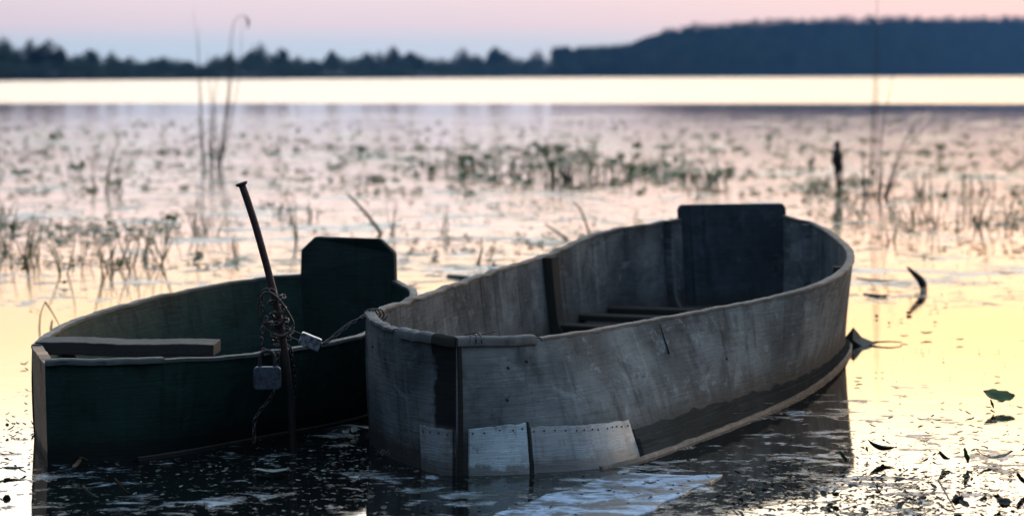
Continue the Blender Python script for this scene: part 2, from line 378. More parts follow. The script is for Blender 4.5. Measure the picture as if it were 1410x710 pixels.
for cv, tv in protos:
    mc = mesh('crown', cv[0], cv[1], M['foliage'], smooth=False); mt = mesh('trunk', tv[0], tv[1], M['bark'])
    pm.append((mc.data, mt.data)); bpy.data.objects.remove(mc); bpy.data.objects.remove(mt)
KL = {True: 'tall', False: 'low'}
for i, (px, yt, w) in enumerate(TREES):
    d = shore_d(px) + 14 + (i % 3) * 5; hgt = (YH - yt) / F * d + H; k = i % 5
    r = empty('lakeside_tree', (SX(px, d), d, .6)); hgt -= .6
    wid = w / F * d / (2 * [.42, .33, .5, .37, .29][k]) * 1.25
    r.scale = (wid, wid, hgt); r.rotation_euler = (0, 0, i * 1.3)
    nb = 'left of the tall reeds' if px < 260 else 'behind the tall reeds' if px < 330 else 'above the green boat' if px < 560 else 'near the wooded hill'
    tag(r, 'blue hazy %s broadleaf tree on the far shore, %s' % ('tall' if yt < 68 else 'low' if yt > 79 else 'middling', nb), 'tree', 'trees along the far shore')
    for nm, dta in (('crown', pm[k][0]), ('trunk', pm[k][1])):
        c = bpy.data.objects.new(nm, dta); C.objects.link(c); c.parent = r
# undergrowth below them
rng = random.Random(5); L = []
for px in range(-120, 800, 5):
    d = shore_d(px) + 9; hh = (YH - (85 + 4 * math.sin(px * .05) + rng.uniform(-3, 3))) / F * d + H; w = 6 / F * d
    L.append(cloud(rng, [(SX(px, d), d, hh * .5, w * 1.3, 4, hh * .55)], 300, w * .22))
v, f = merge(L); tag(mesh('shoreline_thicket', v, f, M['foliage'], smooth=False), 'low dark thicket under the far trees along the water', 'thicket', kind='stuff')
# hill wood
L = []
for px in range(766, 1500, 9):
    for k in range(5):
        p_ = px + rng.uniform(-5, 5); d0 = shore_d(p_); dd = [10, 45, 85, 130, 175][k]; d = d0 + dd
        top = (103 - prof(p_)) / F * (d0 + 150) + H
        zt = [.38, .58, .76, .92, 1.0][k] * (top + 1.2) + rng.uniform(-.5, .5)
        w = rng.uniform(6, 11) / F * d
        L.append(cloud(rng, [(SX(p_, d), d, zt * .62, w, w, zt * .38 if k == 0 else max(5, zt * .3)), (SX(p_, d) + w * rng.uniform(-.4, .4), d, zt - w * .5, w * .75, w * .6, w * .6), (SX(p_, d) + w * rng.uniform(-.9, .9), d, zt - w * .9, w * .8, w * .6, w * .6)], 900 if k >= 3 else 220, w * .13))
v, f = merge(L); tag(mesh('hill_wood', v, f, M['forest'], smooth=False), 'dark blue wooded hill across the lake on the right', 'forest', kind='stuff')

# ------------------------------------------------------------------ boats
class Wall:
    """a curved boat side between a rim line and a bottom line, t thick, uv in metres"""
    def __init__(s, top, bot, n=90, t=.022, side=1, wear=.004, seed=0, bulge=.0):
        s.n = n; s.t = t; s.side = side; s.T = catmull(top, n); s.B = catmull(bot, n); s.u = [0]; s.bulge = bulge
        for a, b in zip(s.T, s.T[1:]): s.u.append(s.u[-1] + (b - a).length)
        s.L = s.u[-1]
        for i, p in enumerate(s.T):
            p.z += wear * (noise.noise(Vector((s.u[i] * 9, seed, 0))) + .6 * noise.noise(Vector((s.u[i] * 37, seed, 3))))
        s.N = []
        for i in range(n):
            a = s.T[min(i + 1, n - 1)] - s.T[max(i - 1, 0)]; s.N.append(Vector((a.y, -a.x, 0)).normalized() * side)
    def pt(s, u, v, off=0.0):
        """u along 0..1, v up 0..1 from bottom line to rim, off = outward"""
        f = max(0, min(.99999, u)) * (s.n - 1); i = int(f); k = f - i; i2 = min(i + 1, s.n - 1)
        T = s.T[i].lerp(s.T[i2], k); B = s.B[i].lerp(s.B[i2], k); N = s.N[i].lerp(s.N[i2], k).normalized()
        return B.lerp(T, v) + N * (off + s.bulge * 4 * v * (1 - v))
    def z01(s, u, z):
        B, T = s.pt(u, 0), s.pt(u, 1); return (z - B.z) / (T.z - B.z)
    def u_at_px(s, px):
        best = min(range(1601), key=lambda k: abs((lambda p: p.x / p.y * F + 705)(s.pt(k / 1600, .5)) - px)); return best / 1600
    def shell(s, u0=0, u1=1, v0=0, v1=1, o0=0, o1=None, nu=None, nv=10, dz=None):
        """closed slab from offset o0 (outer) to o1 (inner); returns verts, faces, uvs"""
        if o1 is None: o1 = -s.t
        nu = nu or s.n; vs, fs, uv = [], [], []
        for side_i, off in enumerate((o0, o1)):
            for i in range(nu):
                u = u0 + (u1 - u0) * i / (nu - 1); a = v0(u) if callable(v0) else v0; b = v1(u) if callable(v1) else v1
                for j in range(nv):
                    v = a + (b - a) * j / (nv - 1); p = s.pt(u, v, off); vs.append(p); uv.append((u * s.L, p.z))
        m = nu * nv
        for i in range(nu - 1):
            for j in range(nv - 1):
                a = i * nv + j; fs.append((a, a + nv, a + nv + 1, a + 1)); a += m; fs.append((a, a + 1, a + nv + 1, a + nv))
        for i in range(nu - 1):
            a = i * nv; fs.append((a, a + m, a + m + nv, a + nv)); a = i * nv + nv - 1; fs.append((a, a + nv, a + m + nv, a + m))
        for j in range(nv - 1):
            fs.append((j, j + 1, j + 1 + m, j + m)); a = (nu - 1) * nv + j; fs.append((a, a + m, a + m + 1, a + 1))
        return vs, fs, uv
def wall_part(name, w, mat, parent, ragged=0, **k):
    vs, fs, uv = w.shell(**k)
    if ragged:                                   # wander of the strip's far edge down its height
        nu_, nv_ = k['nu'], k['nv']; e = w.pt(k['u1'], .5); e.z = 0
        for i_, v_ in enumerate(vs):
            f_ = 1 - ((i_ % (nu_ * nv_)) // nv_) / (nu_ - 1); z_ = v_.z
            s_ = f_ * ragged * (noise.noise(Vector((z_ * 14, 1, 2))) + .6 * noise.noise(Vector((z_ * 45, 3, 2))) - .5 * max(0, (.30 - z_) / .3))
            v_ += (Vector((e.x, e.y, v_.z)) - v_).normalized() * -s_
    o = mesh(name, vs, fs, mat, parent, smooth=False, uvs=uv)
    bm = bmesh.new(); bm.from_mesh(o.data); bmesh.ops.recalc_face_normals(bm, faces=bm.faces)
    for e in bm.edges: e.smooth = e.calc_face_angle(0) < R(40)
    for f in bm.faces: f.smooth = True
    bm.to_mesh(o.data); bm.free(); return o
def slab(name, outline, nrm, th, mat, parent, bev=.004):
    """flat board: outline points, extruded along nrm; uv from the outline's own plane"""
    n = len(outline); vs = [p + nrm * 0 for p in outline] + [p + nrm * th for p in outline]
    fs = [tuple(range(n))[::-1], tuple(range(n, 2 * n))] + [(i, (i + 1) % n, (i + 1) % n + n, i + n) for i in range(n)]
    ax = (outline[1] - outline[0]).normalized(); ay = nrm.cross(ax)
    uv = [((p - outline[0]).dot(ax), (p - outline[0]).dot(ay)) for p in vs]
    o = mesh(name, vs, fs, mat, parent, smooth=False, uvs=uv)
    bm = bmesh.new(); bm.from_mesh(o.data); bmesh.ops.recalc_face_normals(bm, faces=bm.faces); bm.to_mesh(o.data); bm.free()
    if bev: bevel(o, bev)
    return o
def drop(v, z): return Vector((v.x, v.y, z))
def under(pts, z=-.07):            # waterline points -> the hull's lower edge under water
    return [Vector((p.x, p.y, z)) for p in pts]
def half_round(w, u0, u1, r_out, name, mat, parent, n=60, jit=.0, lift=0, seed=1):
    """a rounded capping over the rim"""
    vs, fs, uv = [], [], []; K = 9
    for i in range(n):
        u = u0 + (u1 - u0) * i / (n - 1); c = w.pt(u, 1, -w.t / 2); N = (w.pt(u, 1, 0) - c).normalized()
        e = 1 + jit * noise.noise(Vector((u * w.L * 30, seed, 0)))
        for k in range(K):
            a = math.pi * k / (K - 1)
            p = c + N * math.cos(a) * r_out[0] * e + Vector((0, 0, 1)) * (math.sin(a) ** .7 * r_out[1] * e + lift)
            if k in (0, K - 1): p.z -= r_out[2]
            vs.append(p); uv.append((u * w.L, k * .01))
    for i in range(n - 1):
        for k in range(K - 1): a = i * K + k; fs.append((a, a + 1, a + K + 1, a + K))
        a = i * K; fs.append((a, a + K, a + K + K - 1, a + K - 1))
    fs += [tuple(range(K))[::-1], tuple((n - 1) * K + k for k in range(K))]
    o = mesh(name, vs, fs, mat, parent, smooth=True, uvs=uv)
    bm = bmesh.new(); bm.from_mesh(o.data); bmesh.ops.recalc_face_normals(bm, faces=bm.faces)
    for e in bm.edges: e.smooth = e.calc_face_angle(0) < R(50)
    bm.to_mesh(o.data); bm.free(); return o

# ---- grey boat
gb_ = empty('rowing_boat', (.3, 8.3, 0))
tag(gb_, 'weathered grey wooden boat with tin patches at its bow, nearest the camera', 'boat')
starT = [P(628, 470, .348), P(745, 466, .335), P(860, 448, .325), P(960, 430, .325), P(1050, 413, .33), P(1120, 395, .345), P(1160, 376, .36), P(1175, 357, .375), P(1168, 338, .392), P(1132, 312, .422), P(1084, 297, .452)]
starB = [P(628, 655), P(745, 652), P(857, 643), P(960, 608), P(1050, 567), P(1120, 522), P(1160, 485), Vector((1.28, 9.5, 0)), Vector((1.24, 9.92, 0)), Vector((1.15, 10.13, 0))]
portT = [P(503, 430, .376), P(580, 406, .366), P(660, 378, .366), P(750, 350, .38), P(820, 321, .42), P(880, 310, .434), P(937, 301, .443)]
portB = [P(512, 612)] + [drop(p, 0) + Vector((.07, -.02, 0)) for p in portT[1:-1]] + [drop(portT[-1], 0) + Vector((.015, -.10, 0))]
star = Wall(starT, under(starB), 160, side=1, seed=3, bulge=.006)
port = Wall(portT, under(portB), 120, side=-1, seed=8, bulge=.006, wear=.007)
bowT = [P(503, 430, .376), P(512, 441, .368), P(535, 452, .360), P(570, 462, .354), P(600, 467, .350), P(628, 470, .348)]
bowB = [P(512, 612), P(535, 627), P(560, 638), P(600, 650), P(628, 655)]
bow = Wall(bowT, under(bowB), 50, side=1, seed=5)
tb = [star, port, bow]
wall_part('side', star, M['grey'], gb_, nv=14)
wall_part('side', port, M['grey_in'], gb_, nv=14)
M['grey_bow'] = weathered('grey_bow_boards', (.058, .066, .070), (.135, .148, .152), (.034, .036, .036), .8, streak=.45, spec=.08, hz=.2, grain=.6, stain=(bow.L - .085, bow.L - .06, .115))
wall_part('bow_board', bow, M['grey_bow'], gb_, nv=12)
# transom
def transom(name, L, Rr, bottomL, bottomR, ztop, cham, mat, parent, th=.03, rnd=.02):
    L, Rr, bl, br = (Vector(v) for v in (L, Rr, bottomL, bottomR)); ax = (Rr - L).normalized()
    up = Vector((0, 0, 1)); n = ax.cross(up)
    tl, tr = drop(L, ztop), drop(Rr, ztop)
    out = [bl, br, drop(Rr, ztop - cham[1] * 1.1), drop(Rr, ztop) - ax * cham[0], drop(L, ztop) + ax * cham[0], drop(L, ztop - cham[1])]
    return slab(name, out, -n, th, mat, parent, rnd)
TL, TR = P(935, 283, .50), P(1083, 281, .50)
bl = P(937, 413, .09); br = P(1078, 410, .09)
bl.y = TL.y - .07; br.y = TR.y - .07
transom('transom', TL, TR, drop(bl, -.05), drop(br, -.05), .503, (.012, .02), M['stern_blue'], gb_, .035, .008)
# caps
half_round(bow, .62, .875, (.021, .013, .012), 'rim_cap', M['rim'], gb_, 30, .12)
half_round(bow, .877, 1.0, (.020, .012, .014), 'rim_cap', M['tar'], gb_, 20, .2)['label'] = 'tarred black piece of the rim cap'
half_round(star, 0.0, .062, (.021, .013, .012), 'rim_cap', M['rim'], gb_, 40, .12, seed=9)
half_round(star, .068, 1, (.015, .004, .004), 'gunwale', M['rim'], gb_, 160, .25, seed=4)
half_round(port, 0, .99, (.015, .004, .004), 'gunwale', M['rim'], gb_, 140, .3, seed=6)
half_round(bow, 0, .56, (.016, .005, .004), 'gunwale', M['rim'], gb_, 40, .25, seed=7)
# tar strip over the near corner
wall_part('corner_strip', star, M['tar'], gb_, u0=0.0005, u1=.003, v0=.02, v1=.985, o0=.006, o1=-.002, nu=4, nv=20)
# tin patches with nails
def patch(w, u0, u1, zt0, zt1, mat, nn, zb=-.03, label=None):
    f1 = lambda u: w.z01(u, zt0 + (zt1 - zt0) * (u - u0) / (u1 - u0) + .0025 * noise.noise(Vector((u * w.L * 25, 2, 1)))); f0 = lambda u: w.z01(u, zb)
    sd0 = random.random() * 9
    o = wall_part('tin_patch', w, mat, gb_, u0=u0, u1=u1, v0=f0, v1=f1, o0=.0075, o1=.0015, nu=24, nv=10)
    for v_ in o.data.vertices:
        u_ = noise.noise(v_.co * 26 + Vector((sd0, 0, 0))); v_.co += Vector((-.4, -1, 0)) * abs(u_) * .0035 + Vector((0, 0, .0025 * noise.noise(v_.co * 60)))
    if label: o['label'] = label
    for k in range(nn):
        u = u0 + (u1 - u0) * (k + .5 + random.uniform(-.28, .28)) / nn; z = zt0 + (zt1 - zt0) * (u - u0) / (u1 - u0) - .010 - random.uniform(0, .004)
        c = w.pt(u, w.z01(u, z), .008); N = (w.pt(u, .5, .02) - w.pt(u, .5, 0)).normalized()
        v, f = tube([c, c + N * .002, c + N * .003], [.0026, .0022, .0010], 8); r = mesh('nail', v, f, M['rivet'], o); r.location = (0, 0, 0)
    return o
ub0 = bow.u_at_px(580); ub1 = .80
patch(bow, ub0, .985, .118, .118, M['tin_dull'], 4)
s1 = star.u_at_px(722); s2 = star.u_at_px(857)
patch(star, .007, s1, .120, .128, M['tin'], 5, label='brightest blue tin patch beside the bow corner')
patch(star, s1 + .003, s2, .118, .098, M['tin_dull'], 13)
sj = star.u_at_px(936)
wall_part('sheet_joint', star, M['tar'], gb_, ragged=.006, u0=sj, u1=sj + .0014, v0=lambda u: star.z01(u, .23), v1=.97, o0=.002, o1=-.003, nu=4, nv=30)
wall_part('patch_seam', star, M['tar'], gb_, u0=s1 + .0002, u1=s1 + .0014, v0=lambda u: star.z01(u, -.02), v1=lambda u: star.z01(u, .13), o0=.0105, o1=.002, nu=5, nv=14)
# planking steps low on the side: overlapping bottom planks and the bright strake
wall_part('bottom_plank', star, M['layered'], gb_, u0=s2 + .002, u1=.97, v0=lambda u: star.z01(u, -.05), v1=lambda u: star.z01(u, .070 - .080 * max(0, (u - .28)) + .016 * noise.noise(Vector((u * 60, 0, 0))) + .008 * noise.noise(Vector((u * 210, 4, 0)))), o0=.008, o1=.001, nu=90, nv=6)
wall_part('bottom_plank', star, M['layered'], gb_, u0=s2 + .002, u1=.97, v0=lambda u: star.z01(u, -.05), v1=lambda u: star.z01(u, .050 - .050 * max(0, (u - .28)) + .008 * noise.noise(Vector((u * 60, 5, 0)))), o0=.018, o1=.009, nu=90, nv=6)
wall_part('strake', star, M['strake'], gb_, u0=s2 - .05, u1=.985, v0=lambda u: star.z01(u, -.03), v1=lambda u: star.z01(u, .008 + .006 * u + .003 * noise.noise(Vector((u * 50, 9, 0)))), o0=.027, o1=.019, nu=110, nv=5)
# floor, ribs, floor slats
def floor_part(A, B, z, mat, parent, name='floor'):
    vs, fs, uv = [], [], []; n = 60
    for i in range(n):
        u = i / (n - 1); a = A.pt(u, A.z01(u, z), -A.t * .8); b = B.pt(u, B.z01(u, z), -B.t * .8)
        for k in range(9):
            p = a.lerp(b, k / 8); vs.append(drop(p, z + .003 * noise.noise(p * 6))); uv.append((p.y, p.x))
    for i in range(n - 1):
        for k in range(8): a = i * 9 + k; fs.append((a, a + 1, a + 10, a + 9))
    return mesh(name, vs, fs, mat, parent, uvs=uv)
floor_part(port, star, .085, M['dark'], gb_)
def rib(w, u, wd, th, mat, parent, name='rib', ztop=0.99, zb=.06):
    vs, fs, uv = [], [], []; n = 16; du = wd / w.L / 2
    for j in range(n):
        v = w.z01(u, zb) + (ztop - w.z01(u, zb)) * j / (n - 1); f = 1 + 1.6 * max(0, 1 - j / 4) ** 2
        for (a, o) in ((-du, -w.t + .001), (du, -w.t + .001), (du, -w.t - th * f), (-du, -w.t - th * f)):
            p = w.pt(u + a, v, o); vs.append(p); uv.append((p.z, a * 10))
    for j in range(n - 1):
        for k in range(4): a = j * 4 + k; b = j * 4 + (k + 1) % 4; fs.append((a, b, b + 4, a + 4))
    fs += [(0, 1, 2, 3), tuple((n - 1) * 4 + k for k in range(4))[::-1]]
    return bevel(mesh(name, vs, fs, mat, parent, smooth=False, uvs=uv), .003)
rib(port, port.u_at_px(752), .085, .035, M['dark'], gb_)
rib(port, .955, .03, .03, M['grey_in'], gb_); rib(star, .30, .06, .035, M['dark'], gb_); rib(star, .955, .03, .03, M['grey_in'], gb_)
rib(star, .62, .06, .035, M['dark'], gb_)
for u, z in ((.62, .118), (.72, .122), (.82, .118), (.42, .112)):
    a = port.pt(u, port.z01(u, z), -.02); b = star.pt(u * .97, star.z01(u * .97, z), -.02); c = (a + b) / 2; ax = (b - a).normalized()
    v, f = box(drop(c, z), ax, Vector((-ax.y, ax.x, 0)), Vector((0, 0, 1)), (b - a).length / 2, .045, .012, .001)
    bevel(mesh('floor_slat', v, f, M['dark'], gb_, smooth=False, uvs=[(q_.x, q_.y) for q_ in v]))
# holes/bolts on the near side
for px, py in ((519, 475), (706, 505), (735, 497), (700, 548), (1005, 492)):
    w = bow if px < 600 else star; u = w.u_at_px(px); best = min((abs((lambda p: YH + F * (H - p.z) / p.y)(w.pt(u, k / 60)) - py), k / 60) for k in range(61))[1]
    c = w.pt(u, best, .001); N = (w.pt(u, .5, .02) - w.pt(u, .5, 0)).normalized()
    v, f = tube([c - N * .003, c + N * .002, c + N * .003], [.0045, .004, .002], 8); mesh('bolt', v, f, M['rivet'], gb_)

# ---- green boat
gr_ = empty('rowing_boat', (-.9, 7.6, 0))
tag(gr_, 'dark green wooden boat with a loose plank across its bow, moored behind the iron stake', 'boat')
nearT = [P(62, 500, .271), P(130, 499, .27), P(200, 497, .268), P(290, 493, .262), P(355, 487, .26), P(430, 476, .262), P(500, 462, .266), P(545, 438, .28), P(574, 404, .302), P(548, 386, .318)]
nearB = [P(67, 638), P(180, 634), P(340, 604), P(500, 572), Vector((-.41, 7.95, 0)), Vector((-.40, 8.3, 0)), Vector((-.46, 8.6, 0))]
farT = [P(44, 476, .283), P(66, 458, .283), P(105, 439, .285), P(200, 411, .298), P(330, 386, .313), P(420, 377, .323)]
farB = [P(50, 601)] + [drop(p, 0) + Vector((.06, -.05, 0)) for p in farT[1:-1]] + [drop(farT[-1], 0) + Vector((.05, -.08, 0))]
near = Wall(nearT, under(nearB), 120, side=1, seed=13, bulge=.008); farw = Wall(farT, under(farB), 100, side=-1, seed=15, bulge=.006)
endT = [P(44, 476, .283), P(52, 489, .277), P(62, 500, .271)]; endB = [P(50, 601), P(58, 620), P(67, 638)]
endw = Wall(endT, under(endB), 14, side=1, seed=17, t=.03)
wall_part('side', near, M['green'], gr_); wall_part('side', farw, M['green'], gr_); wall_part('bow_board', endw, M['brown'], gr_, o0=.001, o1=-.03)
half_round(near, 0, .13, (.020, .010, .006), 'rim_cap', M['greenrim'], gr_, 30, .1)
half_round(near, .131, 1, (.014, .004, .006), 'gunwale', M['greenrim'], gr_, 120, .2)
half_round(farw, 0, 1, (.014, .004, .006), 'gunwale', M['greenrim'], gr_, 120, .2)
floor_part(farw, near, .05, M['green_stern'], gr_)
dT = 8.74
L_, R_ = PD(418, 325, dT), PD(547, 328, dT - .12)
out = [drop(PD(425, 400, dT), -.04), drop(PD(541, 400, dT - .12), -.04), PD(548, 386, dT - .12), PD(547, 347, dT - .12), PD(527, 328, dT - .12), PD(438, 325, dT), PD(419, 343, dT), PD(418, 377, dT)]
ax = (out[1] - out[0]).normalized()
slab('transom', out, Vector((-ax.y, ax.x, 0)) * -1, .03, M['green_stern'], gr_, .006)
v, f = [], []
c = farw.pt(.17, .9, -.03)
N = farw.pt(.17, .5, -.03) - farw.pt(.17, .5, 0); N.normalize(); A = farw.pt(.17, .98, -.024); B = farw.pt(.17, .45, -.024)
Cc = B + N * .12; tng = Vector((N.y, -N.x, 0)) * .012
mesh('knee', [A - tng, B - tng, Cc - tng, A + tng, B + tng, Cc + tng], [(0, 1, 2), (3, 5, 4), (0, 3, 4, 1), (1, 4, 5, 2), (2, 5, 3, 0)], M['dark'], gr_, smooth=False, uvs=[(0, 0)] * 6)
wall_part('strake', near, M['layered'], gr_, u0=.10, u1=.62, v0=lambda u: near.z01(u, -.03), v1=lambda u: near.z01(u, .010), o0=.022, o1=.001, nu=60, nv=4)
# ---- plank across its bow (loose)
a, b = PD(48, 489, 6.86), PD(294, 491, 6.84); ax = (b - a).normalized(); ay = Vector((-ax.y, ax.x, 0)); L0 = (b - a).length
vs, fs, uv = [], [], []; n = 40
for i in range(n):
    t_ = i / (n - 1); c = a.lerp(b, t_) + Vector((0, 0, .002 * math.sin(t_ * 9)))
    for (yy, zz) in ((0, 0), (.13, 0), (.13, .039), (0.0, .037)):
        p = c + ay * (yy + .004 * noise.noise(Vector((t_ * 14, yy * 9, 0)))) + Vector((0, 0, zz * (1 - .1 * t_) + .002 * noise.noise(Vector((t_ * 20, yy, zz * 30))))); vs.append(p); uv.append((t_ * L0, yy + zz))
for i in range(n - 1):
    for k in range(4): q1 = i * 4 + k; q2 = i * 4 + (k + 1) % 4; fs.append((q1, q2, q2 + 4, q1 + 4))
fs += [(3, 2, 1, 0), tuple((n - 1) * 4 + k for k in range(4))]
pl = mesh('plank', vs, fs, M['plank'], None, smooth=False, uvs=uv); bevel(pl, .003)
tag(pl, 'thick violet grey plank lying across the bow of the green boat', 'plank')

# ------------------------------------------------------------------ iron stake, chains, padlocks
ds = 6.80
sp_pts = [PD(405, 640, ds), PD(402, 580, ds), PD(394, 500, ds), PD(383, 430, ds), PD(371, 380, ds), PD(354, 318, ds), PD(342, 280, ds), PD(333, 254, ds)]
sp_pts[0].z = -.15
st = empty('iron_stake', drop(sp_pts[1], 0)); tag(st, 'bent rusty iron stake with a flat head standing in the water before the green boat', 'stake')
pp = catmull(sp_pts, 40); v, f = tube(pp, [.0105 + .0006 * noise.noise(p * 60) for p in pp], 14); mesh('shaft', v, f, M['rust'], st)
tp = pp[-1]; td = (pp[-1] - pp[-2]).normalized()
v, f = tube([tp - td * .004, tp, tp + td * .003, tp + td * .006], [.012, .017, .018, .014], 16); mesh('flat_head', v, f, M['rust'], st)

def link(c, dirn, side, L=.026, wd=.017, r=.0026):
    dirn = dirn.normalized(); side = (side - dirn * side.dot(dirn)).normalized(); K = 14; pts = []
    for k in range(K):
        a = 2 * math.pi * k / K; ca, sa = math.cos(a), math.sin(a)
        pts.append(c + side * ca * (wd / 2 - r) + dirn * (sa * (wd / 2 - r) + (1 if sa > 0 else -1 if sa < 0 else 0) * (L - wd) / 2))
    vs, fs = [], []; S = 6
    for i, p in enumerate(pts):
        t_ = (pts[(i + 1) % K] - pts[i - 1]).normalized(); nn = dirn.cross(side).normalized(); w = t_.cross(nn)
        for k in range(S): a = 2 * math.pi * k / S; vs.append(p + (nn * math.cos(a) + w * math.sin(a)) * r)
    for i in range(K):
        for k in range(S): fs.append((i * S + k, i * S + (k + 1) % S, ((i + 1) % K) * S + (k + 1) % S, ((i + 1) % K) * S + k))
    return vs, fs
def chain(pts, L=.026, wd=.017, r=.0026):
    tot = sum((Vector(b) - Vector(a)).length for a, b in zip(pts, pts[1:])); cp = catmull(pts, max(3, int(tot * 1.08 / (L - 2.2 * r))))
    out = []
    for i in range(len(cp)):
        d_ = cp[min(i + 1, len(cp) - 1)] - cp[max(i - 1, 0)]; up = d_.orthogonal().normalized()
        side = up if i % 2 else d_.normalized().cross(up); out.append(link(cp[i], d_, side, L, wd, r))
    return merge(out)
def around(py0, py1, turns, rx, ph=0, base=None):
    out = []
    N_ = int(turns * 10)
    for k in range(N_ + 1):
        a = ph + 2 * math.pi * k / 10; t_ = k / N_; c = PD(392 - (480 - (py0 + (py1 - py0) * t_)) * .17, py0 + (py1 - py0) * t_, ds)
        out.append(c + Vector((math.cos(a) * rx, -math.sin(a) * rx, .004 * math.sin(a * 2.3))))
    return out
v, f = merge([chain(around(408, 452, 2.6, .020)), chain(around(440, 470, 1.6, .030, 1.2)), chain([PD(362, 425, 6.77), PD(360, 405, 6.76), PD(372, 398, 6.77), PD(383, 412, 6.77)])])
co = mesh('chain', v, f, M['chain']); tag(co, 'rusty chain coiled round the iron stake above the square padlock', 'chain')
v, f = chain([PD(366, 435, 6.77), PD(362, 455, 6.76), PD(370, 476, 6.75), PD(384, 470, 6.76), PD(396, 446, 6.77), PD(388, 428, 6.775)], .02, .012, .002)
tag(mesh('wire_loop', *merge([tube(catmull([PD(358, 440, 6.76), PD(356, 415, 6.76), PD(368, 402, 6.76), PD(384, 412, 6.76), PD(398, 432, 6.76), PD(404, 448, 6.76), PD(392, 462, 6.76), PD(372, 458, 6.76), PD(360, 446, 6.76)], 60), .0028, 6)]), M['rust']), 'loose loop of rusty wire round the iron stake', 'wire')
v, f = chain([PD(366, 440, 6.76), PD(360, 462, 6.75), PD(364, 484, 6.75)]); tag(mesh('chain', v, f, M['chain']), 'short chain holding up the square padlock', 'chain')
v, f = chain([PD(383, 490, 6.76), PD(376, 540, 6.76), PD(352, 575, 6.75), PD(350, 606, 6.74)], .022, .014, .0022); tag(mesh('chain', v, f, M['chain']), 'chain hanging into the water below the square padlock', 'chain')
v, f = chain([near.pt(.30, 1.0, -.03) + Vector((0, 0, .012)), near.pt(.304, 1.0, .004) + Vector((0, 0, .012)), near.pt(.31, .93, .012), near.pt(.325, .72, .012), near.pt(.335, .5, .012), near.pt(.34, .38, .012)], .024, .015, .0025)
tag(mesh('chain', v, f, M['chain']), 'dark chain hanging over the near side of the green boat', 'chain')
bw = [PD(444, 474, 6.74), PD(462, 462, 6.76), PD(482, 447, 6.79), PD(499, 436, 6.82)]
v, f = merge([chain(bw, .02, .012, .0022), tube(catmull([p + Vector((.002, .003, .010 * math.sin(i * 1.1))) for i, p in enumerate(bw)], 20), .0020, 6)])
c0 = bow.pt(0.02, 1, -.011)
wr = []
for k in range(34):
    a = 2 * math.pi * k / 11; wr.append(c0 + Vector((math.cos(a) * .021 + .0009 * k, 0.004 * math.cos(a), math.sin(a) * .017 - .006)))
v2, f2 = tube(wr, .0024, 6); v, f = merge([(v, f), (v2, f2)])
tag(mesh('chain', v, f, M['chain']), 'thin chain running from the tilted padlock to the bow corner of the grey boat', 'chain')
# wire tie on the rim cap
tie = []
for k in range(3):
    c1_ = star.pt(.012 + .004 * k, 1, -.011); lp = []
    for j in range(13): a = math.pi * 2 * j / 12; lp.append(c1_ + Vector((.004 * math.sin(a + k), -math.cos(a) * .024, math.sin(a) * .017)))
    tie.append(tube(lp, .0016, 5))
tie.append(tube(catmull([star.pt(.010, 1, -.02) + Vector((0, 0, .015)), star.pt(.016, 1, -.0) + Vector((0, 0, .022)), star.pt(.022, 1, -.02) + Vector((0, 0, .017)), star.pt(.030, 1, 0) + Vector((0, 0, .026))], 16), .0016, 5))
tag(mesh('wire_tie', *merge(tie), M['chain']), 'twisted wire tied round the rim cap at the bow corner of the grey boat', 'wire')

def padlock(name, c, w, h, th, ax, up, mat, label, sh_h):
    r = empty(name, c); n = ax.cross(up).normalized()
    out = []; K = 6; rad = w * .14
    for (sx, sy) in ((-1, -1), (1, -1), (1, 1), (-1, 1)):
        for k in range(K):
            a0 = {(-1, -1): math.pi, (1, -1): 1.5 * math.pi, (1, 1): 0, (-1, 1): .5 * math.pi}[(sx, sy)]; a = a0 + math.pi / 2 * k / (K - 1)
            out.append(c + ax * (sx * (w / 2 - rad) + math.cos(a) * rad) + up * (sy * (h / 2 - rad) + math.sin(a) * rad) + n * -th / 2)
    bevel(slab('lock_body', out, n, th, mat, r, 0), .003, 3)
    pts = [c + ax * -w * .27 + up * h * .40]
    for k in range(9): a = math.pi * (1 - k / 8); pts.append(c + ax * math.cos(a) * w * .27 + up * (h * .5 + sh_h * .55 + math.sin(a) * sh_h * .45))
    pts.append(c + ax * w * .27 + up * h * .40)
    mesh('shackle', *tube(catmull(pts, 30), w * .065, 8), M['chain'], r)
    kh = tube([c - n * (th / 2) - up * h * .15, c - n * (th / 2 + .002) - up * h * .15], w * .09, 10); mesh('keyhole', *kh, M['rivet'], r)
    return tag(r, label, 'padlock')
X, Z = Vector((1, 0, 0)), Vector((0, 0, 1))
padlock('padlock', PD(368, 520, 6.73), .076, .064, .022, X, Z, M['lock'], 'square grey padlock hanging open below the chain on the iron stake', .044)
d2 = Vector((.90, .1, -.38)).normalized(); u2 = Vector((-.9, -.1, .38)).normalized()
padlock('padlock', PD(427, 470, 6.72), .036, .060, .024, Vector((.38, 0, .92)).normalized(), u2, M['lock2'], 'small shiny padlock lying tilted between the stake and the grey boat', .034)

# ------------------------------------------------------------------ board awash at the front
out = [P(1002, 656), P(868, 716), P(672, 716), P(700, 700), P(862, 652)]
pts = []
for i in range(5):
    a, b = out[i], out[(i + 1) % 5]
    for k in range(6): p = a.lerp(b, k / 6); pts.append(p + Vector((.022 * noise.noise(p * 20), .06 * noise.noise(p * 13), 0)))
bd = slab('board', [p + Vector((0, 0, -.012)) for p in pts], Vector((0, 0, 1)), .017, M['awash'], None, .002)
tag(bd, 'pale blue wet board lying awash in front of the grey boat', 'board')

